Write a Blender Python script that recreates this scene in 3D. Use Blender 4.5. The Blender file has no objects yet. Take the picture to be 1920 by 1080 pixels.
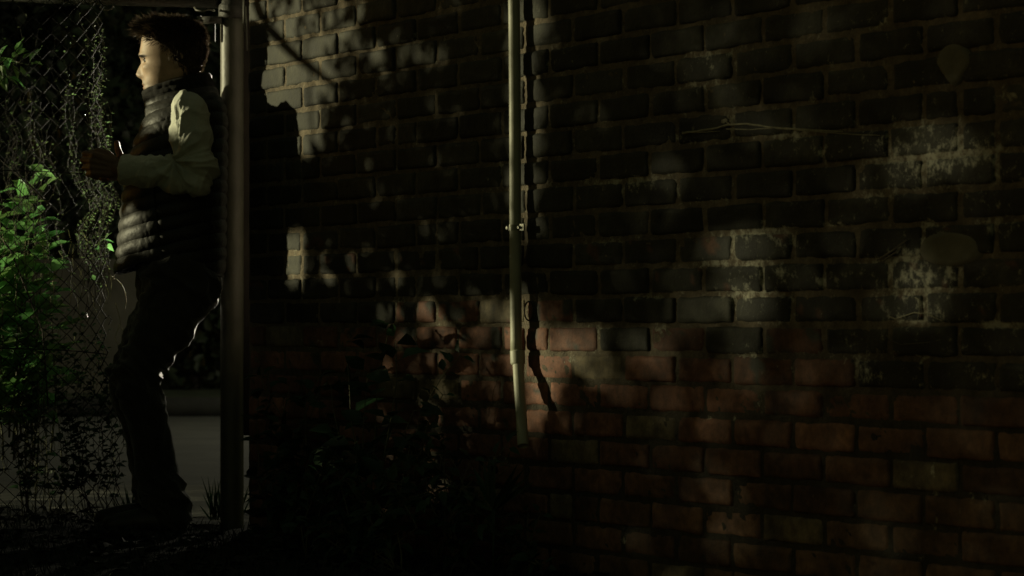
import bpy, math, random
import numpy as np
from mathutils import Vector, noise as mn
R = math.radians
C = bpy.context.scene.collection
sc = bpy.context.scene
F, HX, HY, CH = 4889.0, 960.0, 609.0, 0.68      # focal length in photo pixels, centre column, horizon row, eye height

# ------------------------------------------------------------------ camera
cam = bpy.data.cameras.new('camera'); co = bpy.data.objects.new('camera', cam); C.objects.link(co)
co.location = (0, 0, CH); co.rotation_euler = (R(90), 0, 0)
cam.lens = F / 1920 * 36; cam.sensor_width = 36; cam.shift_y = 69 / 1920
cam.clip_start = 0.1; cam.clip_end = 300
cam.dof.use_dof = True; cam.dof.focus_distance = 7.6; cam.dof.aperture_fstop = 6.5
sc.camera = co
# ------------------------------------------------------------------ sky (night: very weak)
w = bpy.data.worlds.new('World'); sc.world = w; w.use_nodes = True
nt = w.node_tree; bg = nt.nodes['Background']
sky = nt.nodes.new('ShaderNodeTexSky'); sky.sky_type = 'NISHITA'; sky.sun_disc = False
sky.sun_elevation = R(4); sky.sun_rotation = R(-75)
hs = nt.nodes.new('ShaderNodeMixRGB'); hs.blend_type = 'MULTIPLY'; hs.inputs[0].default_value = 1
hs.inputs[2].default_value = (0.95, 0.87, 0.46, 1)
nt.links.new(sky.outputs[0], hs.inputs[1]); nt.links.new(hs.outputs[0], bg.inputs[0])
bg.inputs[1].default_value = 0.043
sc.view_settings.view_transform = 'Standard'; sc.view_settings.look = 'None'
sc.view_settings.exposure = 0.0; sc.view_settings.gamma = 1
# ------------------------------------------------------------------ lamps (night street lighting)
LK = Vector((-14.5, 9.55, 3.0))       # yard flood lamp left of the path
LB = Vector((0.55, 17.0, 2.5))       # low lamp beyond the wall
def spot(name, loc, target, power, size, radius, col, blend=.4):
    l = bpy.data.lights.new(name, 'SPOT'); l.energy = power; l.spot_size = R(size); l.spot_blend = blend
    l.shadow_soft_size = radius; l.color = col
    o = bpy.data.objects.new(name, l); C.objects.link(o); o.location = loc
    o.rotation_euler = (Vector(target) - Vector(loc)).to_track_quat('-Z', 'Y').to_euler()
    return o
spot('yard_lamp_light', LK, (-0.4, 7.4, 1.0), 10800, 32, 0.14, (1.0, 0.93, 0.56), .3)
l = bpy.data.lights.new('road_lamp_light', 'POINT'); l.energy = 170; l.shadow_soft_size = .08; l.color = (1.0, .92, .70)
o = bpy.data.objects.new('road_lamp_light', l); C.objects.link(o); o.location = LB
spot('yard_end_light', (-0.25, 14.6, 1.8), (-1.05, 8.5, 1.26), 9500, 14.5, 0.06, (1.0, .92, .70), .6)

# ------------------------------------------------------------------ helpers
rng = np.random.default_rng(7); random.seed(7)
def P(px, py, Y): return np.array([(px - HX) / F * Y, Y, CH + (HY - py) / F * Y])
A0 = math.acos(0.558); W0 = np.array([0, 7.19]); WD = np.array([-0.558, 0.830]); WN = np.array([-0.830, -0.558])
def tpx(px):
    x = (px - HX) / F; return -7.19 * x / (.558 + .83 * x)
def Wp(t, z, d=0.0):       # wall coordinates -> world; t runs away to the left, d out of the wall
    return np.array([W0[0] + WD[0]*t + WN[0]*d, W0[1] + WD[1]*t + WN[1]*d, z])
def wpix(px, py, d=0.0):   # photo pixel on the wall -> world
    x = (px - HX) / F; Y = (d + W0 @ WN) / (x*WN[0] + WN[1])
    return P(px, py, Y)
def pixof(p): return HX + F * p[0] / p[1], HY - F * (p[2] - CH) / p[1]
def ob(name, me, mat=None, parent=None):
    o = bpy.data.objects.new(name, me); C.objects.link(o)
    if mat: me.materials.append(mat)
    if parent: o.parent = parent
    return o
def mesh(name, v, f, mat=None, parent=None, smooth=True):
    me = bpy.data.meshes.new(name); me.from_pydata([tuple(map(float, a)) for a in v], [], [tuple(int(i) for i in q) for q in f]); me.update()
    if smooth: me.polygons.foreach_set('use_smooth', [True] * len(me.polygons))
    return ob(name, me, mat, parent)
def tag(o, label=None, cat=None, group=None, kind=None):
    if label: o['label'] = label
    if cat: o['category'] = cat
    if group: o['group'] = group
    if kind: o['kind'] = kind
    return o
def empty(name, loc, label, cat, group=None):
    o = bpy.data.objects.new(name, None); C.objects.link(o); o.empty_display_size = .1
    return tag(o, label, cat, group)
class MB:
    def __init__(s): s.v = []; s.f = []
    def add(s, v, f):
        n = len(s.v); s.v += [tuple(a) for a in v]; s.f += [tuple(i + n for i in q) for q in f]
    def box(s, c, h, ax=None):
        ax = ax or ((1,0,0),(0,1,0),(0,0,1)); a = [np.array(x, float) for x in ax]; c = np.array(c, float)
        v = [c + a[0]*h[0]*i + a[1]*h[1]*j + a[2]*h[2]*k for i in (-1,1) for j in (-1,1) for k in (-1,1)]
        s.add(v, [(0,1,3,2),(4,6,7,5),(0,4,5,1),(2,3,7,6),(0,2,6,4),(1,5,7,3)])
    def tube(s, pts, r, n=10, cap=True):
        pts = [np.array(p, float) for p in pts]; m = len(pts)
        rr = list(r) if hasattr(r, '__len__') else [r] * m
        up = None; V = []
        for i, p in enumerate(pts):
            d = pts[min(i+1, m-1)] - pts[max(i-1, 0)]; d = d / (np.linalg.norm(d) + 1e-9)
            if up is None:
                up = np.cross(d, (0, 0, 1)) if abs(d[2]) < .9 else np.cross(d, (0, 1, 0))
            up = up - d * np.dot(up, d); up = up / (np.linalg.norm(up) + 1e-9); b = np.cross(d, up)
            for k in range(n):
                a = 2 * math.pi * k / n; V.append(p + rr[i] * (math.cos(a) * up + math.sin(a) * b))
        Fc = [(i*n+k, i*n+(k+1) % n, (i+1)*n+(k+1) % n, (i+1)*n+k) for i in range(m-1) for k in range(n)]
        if cap: Fc += [tuple(range(n))[::-1], tuple((m-1)*n+k for k in range(n))]
        s.add(V, Fc)
    def leaf(s, p, d, nrm, L, W, droop=.15, fold=.12):
        d = d / (np.linalg.norm(d) + 1e-9); sd = np.cross(d, nrm); sd = sd / (np.linalg.norm(sd) + 1e-9); u = np.cross(sd, d)
        def q(a, b, h): return p + d*L*a + sd*W*b + u*(h*L - droop*L*a*a)
        V = [q(0,0,0), q(.33,0,0), q(.7,0,0), q(1,0,0), q(.28,.5,fold), q(.64,.38,fold*.8), q(.28,-.5,fold), q(.64,-.38,fold*.8)]
        s.add(V, [(0,1,4),(4,1,2,5),(5,2,3),(0,6,1),(6,7,2,1),(7,3,2)])
    def build(s, name, mat, parent=None, smooth=True): return mesh(name, s.v, s.f, mat, parent, smooth)

def M(name, col, rough=.8, var=.25, scale=12, bump=0.0, bscale=60, metal=0.0, spec=.5, island=0.0, trans=0.0, col2=None, sheen=0):
    m = bpy.data.materials.new(name); m.use_nodes = True; t = m.node_tree; N = t.nodes; K = t.links
    b = N['Principled BSDF']; b.inputs['Roughness'].default_value = rough; b.inputs['Metallic'].default_value = metal
    b.inputs['Specular IOR Level'].default_value = spec
    tc = N.new('ShaderNodeTexCoord'); no = N.new('ShaderNodeTexNoise'); no.inputs['Scale'].default_value = scale; no.inputs['Detail'].default_value = 6
    K.new(tc.outputs['Object'], no.inputs['Vector'])
    r = N.new('ShaderNodeValToRGB'); r.color_ramp.elements[0].position = .3; r.color_ramp.elements[1].position = .7
    c2 = col2 or tuple(min(1, c * (1 + var)) for c in col)
    r.color_ramp.elements[0].color = (*[c * (1 - var) for c in col], 1); r.color_ramp.elements[1].color = (*c2, 1)
    K.new(no.outputs['Fac'], r.inputs[0]); out = r.outputs[0]
    if island:
        g = N.new('ShaderNodeNewGeometry'); h = N.new('ShaderNodeHueSaturation')
        mr = N.new('ShaderNodeMapRange'); mr.inputs[3].default_value = 1 - island; mr.inputs[4].default_value = 1 + island
        K.new(g.outputs['Random Per Island'], mr.inputs[0]); K.new(mr.outputs[0], h.inputs['Value'])
        m2 = N.new('ShaderNodeMapRange'); m2.inputs[3].default_value = .47; m2.inputs[4].default_value = .53
        K.new(g.outputs['Random Per Island'], m2.inputs[0]); K.new(m2.outputs[0], h.inputs['Hue'])
        K.new(out, h.inputs['Color']); out = h.outputs[0]
    K.new(out, b.inputs['Base Color'])
    if bump:
        n2 = N.new('ShaderNodeTexNoise'); n2.inputs['Scale'].default_value = bscale; n2.inputs['Detail'].default_value = 8
        K.new(tc.outputs['Object'], n2.inputs['Vector']); bu = N.new('ShaderNodeBump'); bu.inputs['Strength'].default_value = bump
        bu.inputs['Distance'].default_value = .01; K.new(n2.outputs['Fac'], bu.inputs['Height']); K.new(bu.outputs[0], b.inputs['Normal'])
    if trans:
        tr = N.new('ShaderNodeBsdfTranslucent'); mx = N.new('ShaderNodeMixShader'); mx.inputs[0].default_value = trans
        K.new(out, tr.inputs[0]); K.new(b.outputs[0], mx.inputs[1]); K.new(tr.outputs[0], mx.inputs[2])
        K.new(mx.outputs[0], N['Material Output'].inputs[0])
    if sheen: b.inputs['Sheen Weight'].default_value = sheen
    return m
def attr_mat(name, rough=.9, bump=.3, bscale=90, spec=.4, fine=260):
    """colour from the point attribute 'tone', broken up by noise, chalk from attribute 'chalk'"""
    m = bpy.data.materials.new(name); m.use_nodes = True; t = m.node_tree; N = t.nodes; K = t.links; b = N['Principled BSDF']
    b.inputs['Specular IOR Level'].default_value = spec
    tc = N.new('ShaderNodeTexCoord')
    at = N.new('ShaderNodeAttribute'); at.attribute_name = 'tone'
    no = N.new('ShaderNodeTexNoise'); no.inputs['Scale'].default_value = 38; no.inputs['Detail'].default_value = 9; no.inputs['Roughness'].default_value = .65
    K.new(tc.outputs['Object'], no.inputs[0])
    mr = N.new('ShaderNodeMapRange'); mr.inputs[1].default_value = .3; mr.inputs[2].default_value = .7; mr.inputs[3].default_value = .55; mr.inputs[4].default_value = 1.45
    K.new(no.outputs['Fac'], mr.inputs[0])
    mu = N.new('ShaderNodeMixRGB'); mu.blend_type = 'MULTIPLY'; mu.inputs[0].default_value = 1
    K.new(at.outputs['Color'], mu.inputs[1]); K.new(mr.outputs[0], mu.inputs[2])
    ch = N.new('ShaderNodeAttribute'); ch.attribute_name = 'chalk'
    n3 = N.new('ShaderNodeTexNoise'); n3.inputs['Scale'].default_value = 40; n3.inputs['Detail'].default_value = 12; n3.inputs['Roughness'].default_value = .8; n3.inputs['Distortion'].default_value = .1
    K.new(tc.outputs['Object'], n3.inputs[0])
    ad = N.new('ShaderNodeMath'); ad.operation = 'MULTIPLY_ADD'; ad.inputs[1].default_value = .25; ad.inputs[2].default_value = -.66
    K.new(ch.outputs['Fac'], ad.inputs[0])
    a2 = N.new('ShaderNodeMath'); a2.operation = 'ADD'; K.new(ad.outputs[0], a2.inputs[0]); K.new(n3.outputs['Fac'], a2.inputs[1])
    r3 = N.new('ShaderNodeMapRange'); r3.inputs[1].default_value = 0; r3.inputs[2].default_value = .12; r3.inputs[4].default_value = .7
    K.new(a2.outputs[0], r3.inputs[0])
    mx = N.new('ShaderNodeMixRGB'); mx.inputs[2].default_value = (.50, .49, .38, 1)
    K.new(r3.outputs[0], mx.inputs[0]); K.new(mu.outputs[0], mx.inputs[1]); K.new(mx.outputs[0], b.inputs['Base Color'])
    rr = N.new('ShaderNodeMapRange'); rr.inputs[3].default_value = rough - .15; rr.inputs[4].default_value = min(1, rough + .1)
    K.new(no.outputs['Fac'], rr.inputs[0]); K.new(rr.outputs[0], b.inputs['Roughness'])
    n2 = N.new('ShaderNodeTexNoise'); n2.inputs['Scale'].default_value = bscale; n2.inputs['Detail'].default_value = 10; n2.inputs['Roughness'].default_value = .6
    K.new(tc.outputs['Object'], n2.inputs[0])
    bu = N.new('ShaderNodeBump'); bu.inputs['Strength'].default_value = bump; bu.inputs['Distance'].default_value = .01
    K.new(n2.outputs['Fac'], bu.inputs['Height']); K.new(bu.outputs[0], b.inputs['Normal'])
    return m
def set_attr(me, name, arr, kind):
    a = me.attributes.new(name, kind, 'POINT')
    a.data.foreach_set('color' if kind == 'FLOAT_COLOR' else 'value', np.asarray(arr, np.float32).ravel())

# ------------------------------------------------------------------ ground, road, verge
m_soil = M('soil', (.007, .007, .004), .95, .4, 9, .6, 40)
m_road = M('asphalt', (.055, .058, .05), .85, .2, 3, .4, 120, col2=(.075, .078, .066))
m_kerb = M('kerb_stone', (.085, .082, .066), .9, .2, 8, .3, 50)
m_verge = M('verge', (.035, .045, .02), .95, .4, 5, .6, 40)
gx = np.linspace(-1, 1, 61); nx = 61
def sheet(name, x0, x1, y0, y1, z, mat, n=50, amp=0, kind=True):
    v = []; f = []
    for j in range(n+1):
        for i in range(n+1):
            x = x0 + (x1-x0)*i/n; y = y0 + (y1-y0)*j/n
            v.append((x, y, z + (amp * mn.noise(Vector((x*2.3, y*2.3, z+3))) if amp else 0)))
    for j in range(n):
        for i in range(n): a = j*(n+1)+i; f.append((a, a+1, a+n+2, a+n+1))
    o = mesh(name, v, f, mat)
    if kind: tag(o, kind='structure')
    return o
sheet('ground', -60, 60, -6, 90, -0.03, m_soil, 20)
sheet('path_soil', -3.4, 2.6, 3.5, 9.5, 0.0, m_soil, 90, .03)
sheet('pavement', -40, 40, 9.3, 11.0, -0.004, M('paving', (.07, .068, .052), .9, .25, 6, .4, 80))
sheet('road', -40, 40, 11.15, 19.7, -0.012, m_road)
k = MB(); k.box((0, 11.07, -.03), (40, .065, .026)); tag(k.build('near_kerb', m_kerb, smooth=False), kind='structure')
k = MB(); k.box((0, 19.85, .05), (40, .14, .075)); tag(k.build('far_kerb', M('dark_kerb', (.02,.021,.017), .9, .3, 8)), kind='structure')
sheet('verge', -45, 45, 20.0, 26.0, 0.11, m_verge, 60, .08)

# ------------------------------------------------------------------ BRICK WALL
CP, BP = 0.075, 0.2265
TEND, TBEG, R0, R1 = 1.536, -2.9, -9, 25
def gsp(px, py, spots):
    s = 0
    for (a, b, rx, ry, k) in spots: s += k * math.exp(-((px-a)/rx)**2 - ((py-b)/ry)**2)
    return s
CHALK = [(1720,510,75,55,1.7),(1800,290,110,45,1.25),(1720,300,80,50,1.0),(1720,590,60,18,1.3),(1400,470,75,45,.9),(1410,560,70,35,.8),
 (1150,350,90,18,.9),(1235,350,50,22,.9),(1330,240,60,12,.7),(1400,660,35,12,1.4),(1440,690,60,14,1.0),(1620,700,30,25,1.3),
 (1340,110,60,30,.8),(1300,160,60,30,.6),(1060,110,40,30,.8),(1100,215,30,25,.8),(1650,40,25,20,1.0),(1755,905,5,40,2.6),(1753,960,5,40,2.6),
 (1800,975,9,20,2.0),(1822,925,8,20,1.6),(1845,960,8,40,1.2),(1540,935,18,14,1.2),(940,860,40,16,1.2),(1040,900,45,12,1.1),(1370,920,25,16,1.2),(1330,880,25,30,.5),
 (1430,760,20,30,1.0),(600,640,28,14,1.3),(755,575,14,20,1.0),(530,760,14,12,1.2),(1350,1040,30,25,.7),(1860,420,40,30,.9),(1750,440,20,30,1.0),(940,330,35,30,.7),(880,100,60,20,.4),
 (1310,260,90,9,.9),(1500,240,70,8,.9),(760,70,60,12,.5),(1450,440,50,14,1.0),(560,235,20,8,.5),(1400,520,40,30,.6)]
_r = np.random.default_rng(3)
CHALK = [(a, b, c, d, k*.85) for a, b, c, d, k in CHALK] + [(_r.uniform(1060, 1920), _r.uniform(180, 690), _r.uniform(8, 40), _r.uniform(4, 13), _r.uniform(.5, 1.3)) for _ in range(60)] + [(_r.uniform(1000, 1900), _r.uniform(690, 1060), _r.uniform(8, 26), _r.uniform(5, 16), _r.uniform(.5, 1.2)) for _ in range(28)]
def brick_tone(row, t, px, py):
    h = random.random()
    black = row >= 1
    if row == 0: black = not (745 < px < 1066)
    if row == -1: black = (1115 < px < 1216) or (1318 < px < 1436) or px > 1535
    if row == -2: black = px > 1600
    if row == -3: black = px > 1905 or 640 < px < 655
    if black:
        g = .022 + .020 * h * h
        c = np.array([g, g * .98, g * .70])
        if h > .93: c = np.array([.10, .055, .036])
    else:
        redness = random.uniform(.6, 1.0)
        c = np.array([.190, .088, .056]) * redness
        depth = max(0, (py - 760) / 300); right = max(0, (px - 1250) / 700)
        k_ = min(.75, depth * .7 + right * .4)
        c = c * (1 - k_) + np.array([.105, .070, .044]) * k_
        if h > .91: c = np.array([.125, .10, .06])        # buff replacement bricks
        if h < .10: c *= .6
    return c
bv = []; bf = []; tone = []; chalk = []
def add_brick(t0, t1, row):
    tc, zc = (t0+t1)/2, CH + (row+.5)*CP
    hw = (t1-t0)/2 - .0046 - random.random()*.0030; hh = CP/2 - .0044 - random.random()*.0026
    pw = Wp(tc, zc); px, py = pixof(pw) if pw[1] > .5 else (3000, 0)
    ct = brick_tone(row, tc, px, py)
    red = ct[0] > ct[1] * 1.4
    nu, nv = (17, 8) if hw > .07 else (9, 8)
    us = np.sin(np.linspace(-1, 1, nu) * math.pi/2 * .86) / math.sin(math.pi/2 * .86)
    vs = np.sin(np.linspace(-1, 1, nv) * math.pi/2 * .86) / math.sin(math.pi/2 * .86)
    off = random.uniform(-.003, .0034) + .0005; tx = random.uniform(-.022, .022); tz = random.uniform(-.02, .02); rot = random.uniform(-.012, .012)
    seed = random.uniform(0, 900); rad = random.uniform(.0045, .0085)
    chip = random.random() < .5; cu, cv = random.choice((-1, 1)), random.choice((-1, 1)); cr = random.uniform(.010, .026)
    n0 = len(bv)
    for j, v_ in enumerate(vs):
        for i, u_ in enumerate(us):
            du, dv = u_*hw, v_*hh
            eu, ev = hw - abs(du), hh - abs(dv)
            q = 0
            if eu < rad: q += (1 - eu/rad)**2
            if ev < rad: q += (1 - ev/rad)**2
            d = -rad * .85 * min(1.3, q)
            if q > 1.0: du *= 1 - .012*(q-1); dv *= 1 - .04*(q-1)
            nz = mn.noise(Vector((du*45+seed, dv*45, 1.7))); nf = mn.noise(Vector((du*150+seed, dv*150, 9.1)))
            d += .0018*nz + .0009*nf
            if chip:
                rr = math.hypot(du - cu*hw, dv - cv*hh)
                if rr < cr: d -= (1 - rr/cr) * .007
            du += .0034 * mn.noise(Vector((dv*38+seed, 4.4, u_*.6))) * abs(u_); dv += .0032 * mn.noise(Vector((du*24+seed, 8.4, v_*.6))) * abs(v_)
            if red: d -= .0055*max(0, mn.noise(Vector((du*70+seed, dv*90, 5.5)))-.38)/.3
            p = Wp(tc + du - rot*dv, zc + dv + rot*du + .0022*mn.noise(Vector((tc*1.7+du*1.7, row*.5, 3))), off + d + tx*du + tz*dv)
            bv.append(p); qx, qy = pixof(p) if p[1] > .5 else (3000, 0)
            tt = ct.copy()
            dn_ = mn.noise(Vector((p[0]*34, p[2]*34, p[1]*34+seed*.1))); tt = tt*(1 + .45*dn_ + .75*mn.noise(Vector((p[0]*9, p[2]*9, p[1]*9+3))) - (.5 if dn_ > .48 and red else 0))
            # soot / paint edge running over the red bricks
            if red and row > -4:
                s = mn.noise(Vector((tc*0 + p[0]*14, p[2]*19, p[1]*14))) + .16*(row+1) - .12
                if s > .18: tt = np.array([.045, .045, .036])
            elif not red and -3 < row < 3 and mn.noise(Vector((p[0]*20, p[2]*24, p[1]*20+5))) > .56: tt = np.array([.09, .045, .03])
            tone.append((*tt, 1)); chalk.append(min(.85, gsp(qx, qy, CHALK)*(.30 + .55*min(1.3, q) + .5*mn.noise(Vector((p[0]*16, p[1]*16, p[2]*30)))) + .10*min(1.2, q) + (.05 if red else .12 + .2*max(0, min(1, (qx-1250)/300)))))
    for j in range(nv-1):
        for i in range(nu-1):
            a = n0 + j*nu + i; bf.append((a, a+1, a+nu+1, a+nu))
    # sides going back into the mortar
    ring = [n0+i for i in range(nu)] + [n0+j*nu+nu-1 for j in range(1, nv)] + [n0+(nv-1)*nu+i for i in range(nu-2, -1, -1)] + [n0+j*nu for j in range(nv-2, 0, -1)]
    m0 = len(bv)
    for r_ in ring:
        p = bv[r_]; bv.append(np.array([p[0]-WN[0]*.02, p[1]-WN[1]*.02, p[2]])); tone.append(tone[r_]); chalk.append(0)
    L = len(ring)
    for i in range(L): bf.append((ring[i], m0+i, m0+(i+1) % L, ring[(i+1) % L]))
for row in range(R0, R1):
    ph = .0515 if row % 2 else .165
    js = [TEND]
    n = math.floor((TEND - ph)/BP)
    x = ph + n*BP
    while x > TBEG:
        if js[-1] - x > .06: js.append(x + random.uniform(-.004, .004))
        if random.random() < .05: js.append(x - BP/2)
        x -= BP
    for a, b in zip(js[:-1], js[1:]): add_brick(b, a, row)
wall = empty('brick_wall', (0,0,0), 'long old brick wall, soot black above and red below, seen at a slant', 'wall')
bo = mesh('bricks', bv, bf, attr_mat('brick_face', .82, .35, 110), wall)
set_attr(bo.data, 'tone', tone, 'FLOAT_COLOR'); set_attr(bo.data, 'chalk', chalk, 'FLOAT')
# mortar: pressed, gritty and uneven
mv = []; mf = []; mtone = []; mch = []
NT, NZ = 520, 430; ztop = CH + R1*CP; zbot = CH + R0*CP
for j in range(NZ+1):
    z = zbot + (ztop-zbot)*j/NZ
    for i in range(NT+1):
        t = TBEG + (TEND-TBEG)*i/NT
        d = -.0045 + .0030*mn.noise(Vector((t*22, z*22, 3))) + .0022*mn.noise(Vector((t*95, z*95, 7)))
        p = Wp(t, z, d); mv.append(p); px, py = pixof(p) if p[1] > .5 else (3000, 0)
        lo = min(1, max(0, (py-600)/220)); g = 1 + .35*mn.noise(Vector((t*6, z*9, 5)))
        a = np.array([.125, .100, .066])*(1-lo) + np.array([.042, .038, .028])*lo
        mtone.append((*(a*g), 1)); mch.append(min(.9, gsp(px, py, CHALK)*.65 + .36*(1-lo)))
for j in range(NZ):
    for i in range(NT): a = j*(NT+1)+i; mf.append((a, a+1, a+NT+2, a+NT+1))
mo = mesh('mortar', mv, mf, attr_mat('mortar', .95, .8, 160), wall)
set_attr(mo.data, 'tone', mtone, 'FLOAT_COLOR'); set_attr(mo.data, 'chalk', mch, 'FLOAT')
core = MB(); cc = Wp((TEND+TBEG)/2, (zbot+ztop)/2, -.12)
core.box(cc, ((TEND-TBEG)/2 - .004, .10, (ztop-zbot)/2 + .02), ((WD[0], WD[1], 0), (WN[0], WN[1], 0), (0,0,1)))
core.build('wall_core', M('core_brick', (.05, .04, .03), .9, .3, 20, .5, 60), wall, False)
def blob(name, px, py, rx, ry, seed, mat, shape):
    c = wpix(px, py); t0 = tpx(px); Y = c[1]; v = []; f = []; n = 40; rings = 7
    v.append(Wp(t0, c[2], .0062))
    for r_ in range(1, rings+1):
        for k_ in range(n):
            a = 2*math.pi*k_/n; s = shape(a) * (1 + .06*mn.noise(Vector((math.cos(a)*2.2, math.sin(a)*2.2, seed)))) * r_/rings
            d = .0062 + .0012*mn.noise(Vector((r_*.7*math.cos(a), r_*.7*math.sin(a), seed+4))) if r_ < rings else -.004
            qx = px + rx*s*math.cos(a); qy = py + ry*s*math.sin(a)
            q = wpix(qx, qy); v.append(Wp(tpx(qx), q[2], d))
    for k_ in range(n): f.append((0, 1+k_, 1+(k_+1) % n))
    for r_ in range(rings-1):
        for k_ in range(n): a = 1+r_*n+k_; b = 1+r_*n+(k_+1) % n; f.append((a, a+n, b+n, b))
    return mesh(name, v, f, mat, wall)
m_plas = M('plaster', (.125, .118, .085), .9, .14, 25, .25, 60)
blob('plaster_patch', 1788, 118, 34, 42, 3, m_plas, lambda a: 1 - .25*max(0, math.sin(a))*abs(math.cos(a))*2 + .1*math.cos(a-1))
blob('plaster_patch', 1783, 467, 58, 36, 9, m_plas, lambda a: 1 + .06*math.cos(2*a))
# a cored hole filled with a disc beside the pipe
hp = wpix(994, 583); m = MB()
rg = [Wp(tpx(994)+.022*math.cos(a), hp[2]+.026*math.sin(a), .004) for a in np.linspace(0, 2*math.pi, 25)]
m.tube(rg, .0022, 6, False); m.build('drill_ring', M('drill_edge', (.04,.03,.022), .95), wall)

# ------------------------------------------------------------------ DOWNPIPE
m_pipe = M('grey_plastic', (.29, .29, .215), .5, .16, 9, .08, 50, spec=.4, col2=(.36, .355, .26))
def pipept(px, py, d): return wpix(px, py, d)
pipe = empty('overflow_pipe', (0,0,0), 'thin grey plastic waste pipe running down the brick wall to a kicked-out open end', 'pipe')
base = pipept(970, 668, .030)
top = pipept(962, 0, .030); top = base + (top-base)*1.0; top2 = base + (top-base)*1.35
rp = .0162
m = MB(); m.tube([top2 + (base-top2)*s + np.array([.0025*math.sin(s*5), 0, 0]) for s in np.linspace(0, 1, 30)], rp, 24); m.build('upper_pipe', m_pipe, pipe)
jt = pipept(970, 657, .030); jb = pipept(971, 682, .031)
m = MB(); m.tube([jt, jt+(jb-jt)*.02, jt+(jb-jt)*.1, jt+(jb-jt)*.9, jb, jb+(0,0,-.004)], [rp+.0005, rp+.0038, rp+.0042, rp+.0042, rp+.0036, rp], 24); m.build('socket_joint', m_pipe, pipe)
e = pipept(981, 836, .088)
m = MB(); a_ = jb - np.array([0, 0, -.006]); dirn = (e-a_)
outer = [a_ + dirn*s for s in np.linspace(0, 1, 10)]; inner = [e - dirn*s for s in np.linspace(0, .25, 5)]
m.tube(outer, rp-.001, 24, False); m.tube([outer[-1]] + inner[0:1], [rp-.001, rp-.004], 24, False); m.tube(inner, rp-.004, 24, False)
m.build('spout', m_pipe, pipe)
m_steel = M('galvanised', (.20, .20, .165), .38, .3, 30, .15, 80, metal=.7)
cl = pipept(966, 427, .030); m = MB()
m.tube([cl+(0,0,.0085), cl+(0,0,.008), cl-(0,0,.008), cl-(0,0,.0085)], [rp, rp+.003, rp+.003, rp], 24)
tdir = np.array([WD[0], WD[1], 0])
m.box(cl - tdir*(.030), (.014, .0022, .0090), ((WD[0], WD[1], 0), (WN[0], WN[1], 0), (0,0,1)))
cb = m.build('pipe_clip', m_steel, pipe, False)
for s in (-1, 1):
    m = MB(); q = cl + tdir*s*.028 + np.array([WN[0], WN[1], 0])*.004; m.tube([q, q+np.array([WN[0], WN[1], 0])*.006], .0045, 8)
    m.build('clip_screw', m_steel, cb, False)

# dry climber traces on the wall
m_dry = M('dry_stem', (.26, .24, .16), .9, .3, 60)
def trace(pts, r, label, nm='dry_vine'):
    P3 = []; n = len(pts)
    for i in range(n-1):
        for s in np.linspace(0, 1, 7)[:-1]:
            x = pts[i][0]*(1-s)+pts[i+1][0]*s; y = pts[i][1]*(1-s)+pts[i+1][1]*s
            P3.append(wpix(x, y + 1.0*mn.noise(Vector((x*.06, y*.06, 2))), .0042))
    P3.append(wpix(pts[-1][0], pts[-1][1], .003))
    m = MB(); m.tube(P3, [r*(1-.5*i/len(P3)) for i in range(len(P3))], 5)
    return m
m = trace([(1280,250),(1310,246),(1345,240),(1365,234),(1400,232),(1440,238),(1500,242),(1580,247)], .0032, '')
for q in ([(1362,242),(1410,243),(1450,240)], [(1280,250),(1350,246)], [(1455,240),(1520,246),(1600,252),(1650,254)]):
    m2 = trace(q, .0016, ''); m.add(m2.v, m2.f)
tag(m.build('dry_vine', m_dry), 'dry pale creeper stem stuck along the upper black bricks', 'vine', 'dried creeper stems on the wall')
m = trace([(1667,593),(1680,598),(1695,592),(1715,586),(1738,588),(1755,596),(1768,602)], .0016, '')
m2 = trace([(1716,558),(1724,562),(1724,580),(1720,600)], .0014, ''); m.add(m2.v, m2.f)
tag(m.build('dry_vine', m_dry), 'small dry hooked tendril crossing the black bricks under the lower plaster patch', 'vine', 'dried creeper stems on the wall')
m = trace([(1662,628),(1672,640),(1690,646),(1740,642),(1776,634)], .0013, '')
tag(m.build('dry_vine', M('dark_stem', (.09,.085,.06))), 'dark sagging dry stem below the hooked tendril', 'vine', 'dried creeper stems on the wall')
m = trace([(1645,488),(1665,476),(1690,458),(1700,450)], .0028, ''); m2 = trace([(1655,490),(1680,472),(1698,458)], .002, ''); m.add(m2.v, m2.f)
tag(m.build('dry_vine', M('brown_stem', (.12,.10,.07))), 'short slanting dry stem left of the lower plaster patch', 'vine', 'dried creeper stems on the wall')

# ------------------------------------------------------------------ GATE POST, RAIL, BOARD
m_post = M('post_steel', (.068, .067, .048), .5, .25, 14, .2, 45, spec=.5)
m_dark = M('dark_iron', (.035, .034, .028), .6, .4, 30, .3, 80)
PX, PY = (435-HX)/F*8.62, 8.62
post = empty('gate_post', (0,0,0), 'round grey steel gate post the man leans back against', 'post')
def pz(py, Y=8.62): return CH + (HY-py)/F*Y
m = MB(); m.tube([(PX, PY, z) for z in np.linspace(-.05, pz(28), 40)], [.0385 + .0006*mn.noise(Vector((z*3, 0, 0))) for z in np.linspace(-.05, pz(28), 40)], 40); m.build('post_tube', m_post, post)
m = MB(); m.tube([(PX, PY, pz(36)), (PX, PY, pz(34)), (PX, PY, pz(10)), (PX, PY, pz(8)), (PX, PY, pz(-60))], [.040, .0445, .0445, .040, .040], 32); m.build('collar', m_dark, post)
m = MB()
m.tube([(PX-.03, PY-.03, pz(40)), (PX-.098, PY-.035, pz(40))], .0125, 12); hb = m.build('hinge_arm', m_dark, post)
m = MB(); m.tube([(PX-.098, PY-.035, pz(40)), (PX-.112, PY-.036, pz(40))], [.0155, .0145], 6); m.build('bolt', m_post, hb, False)
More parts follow.
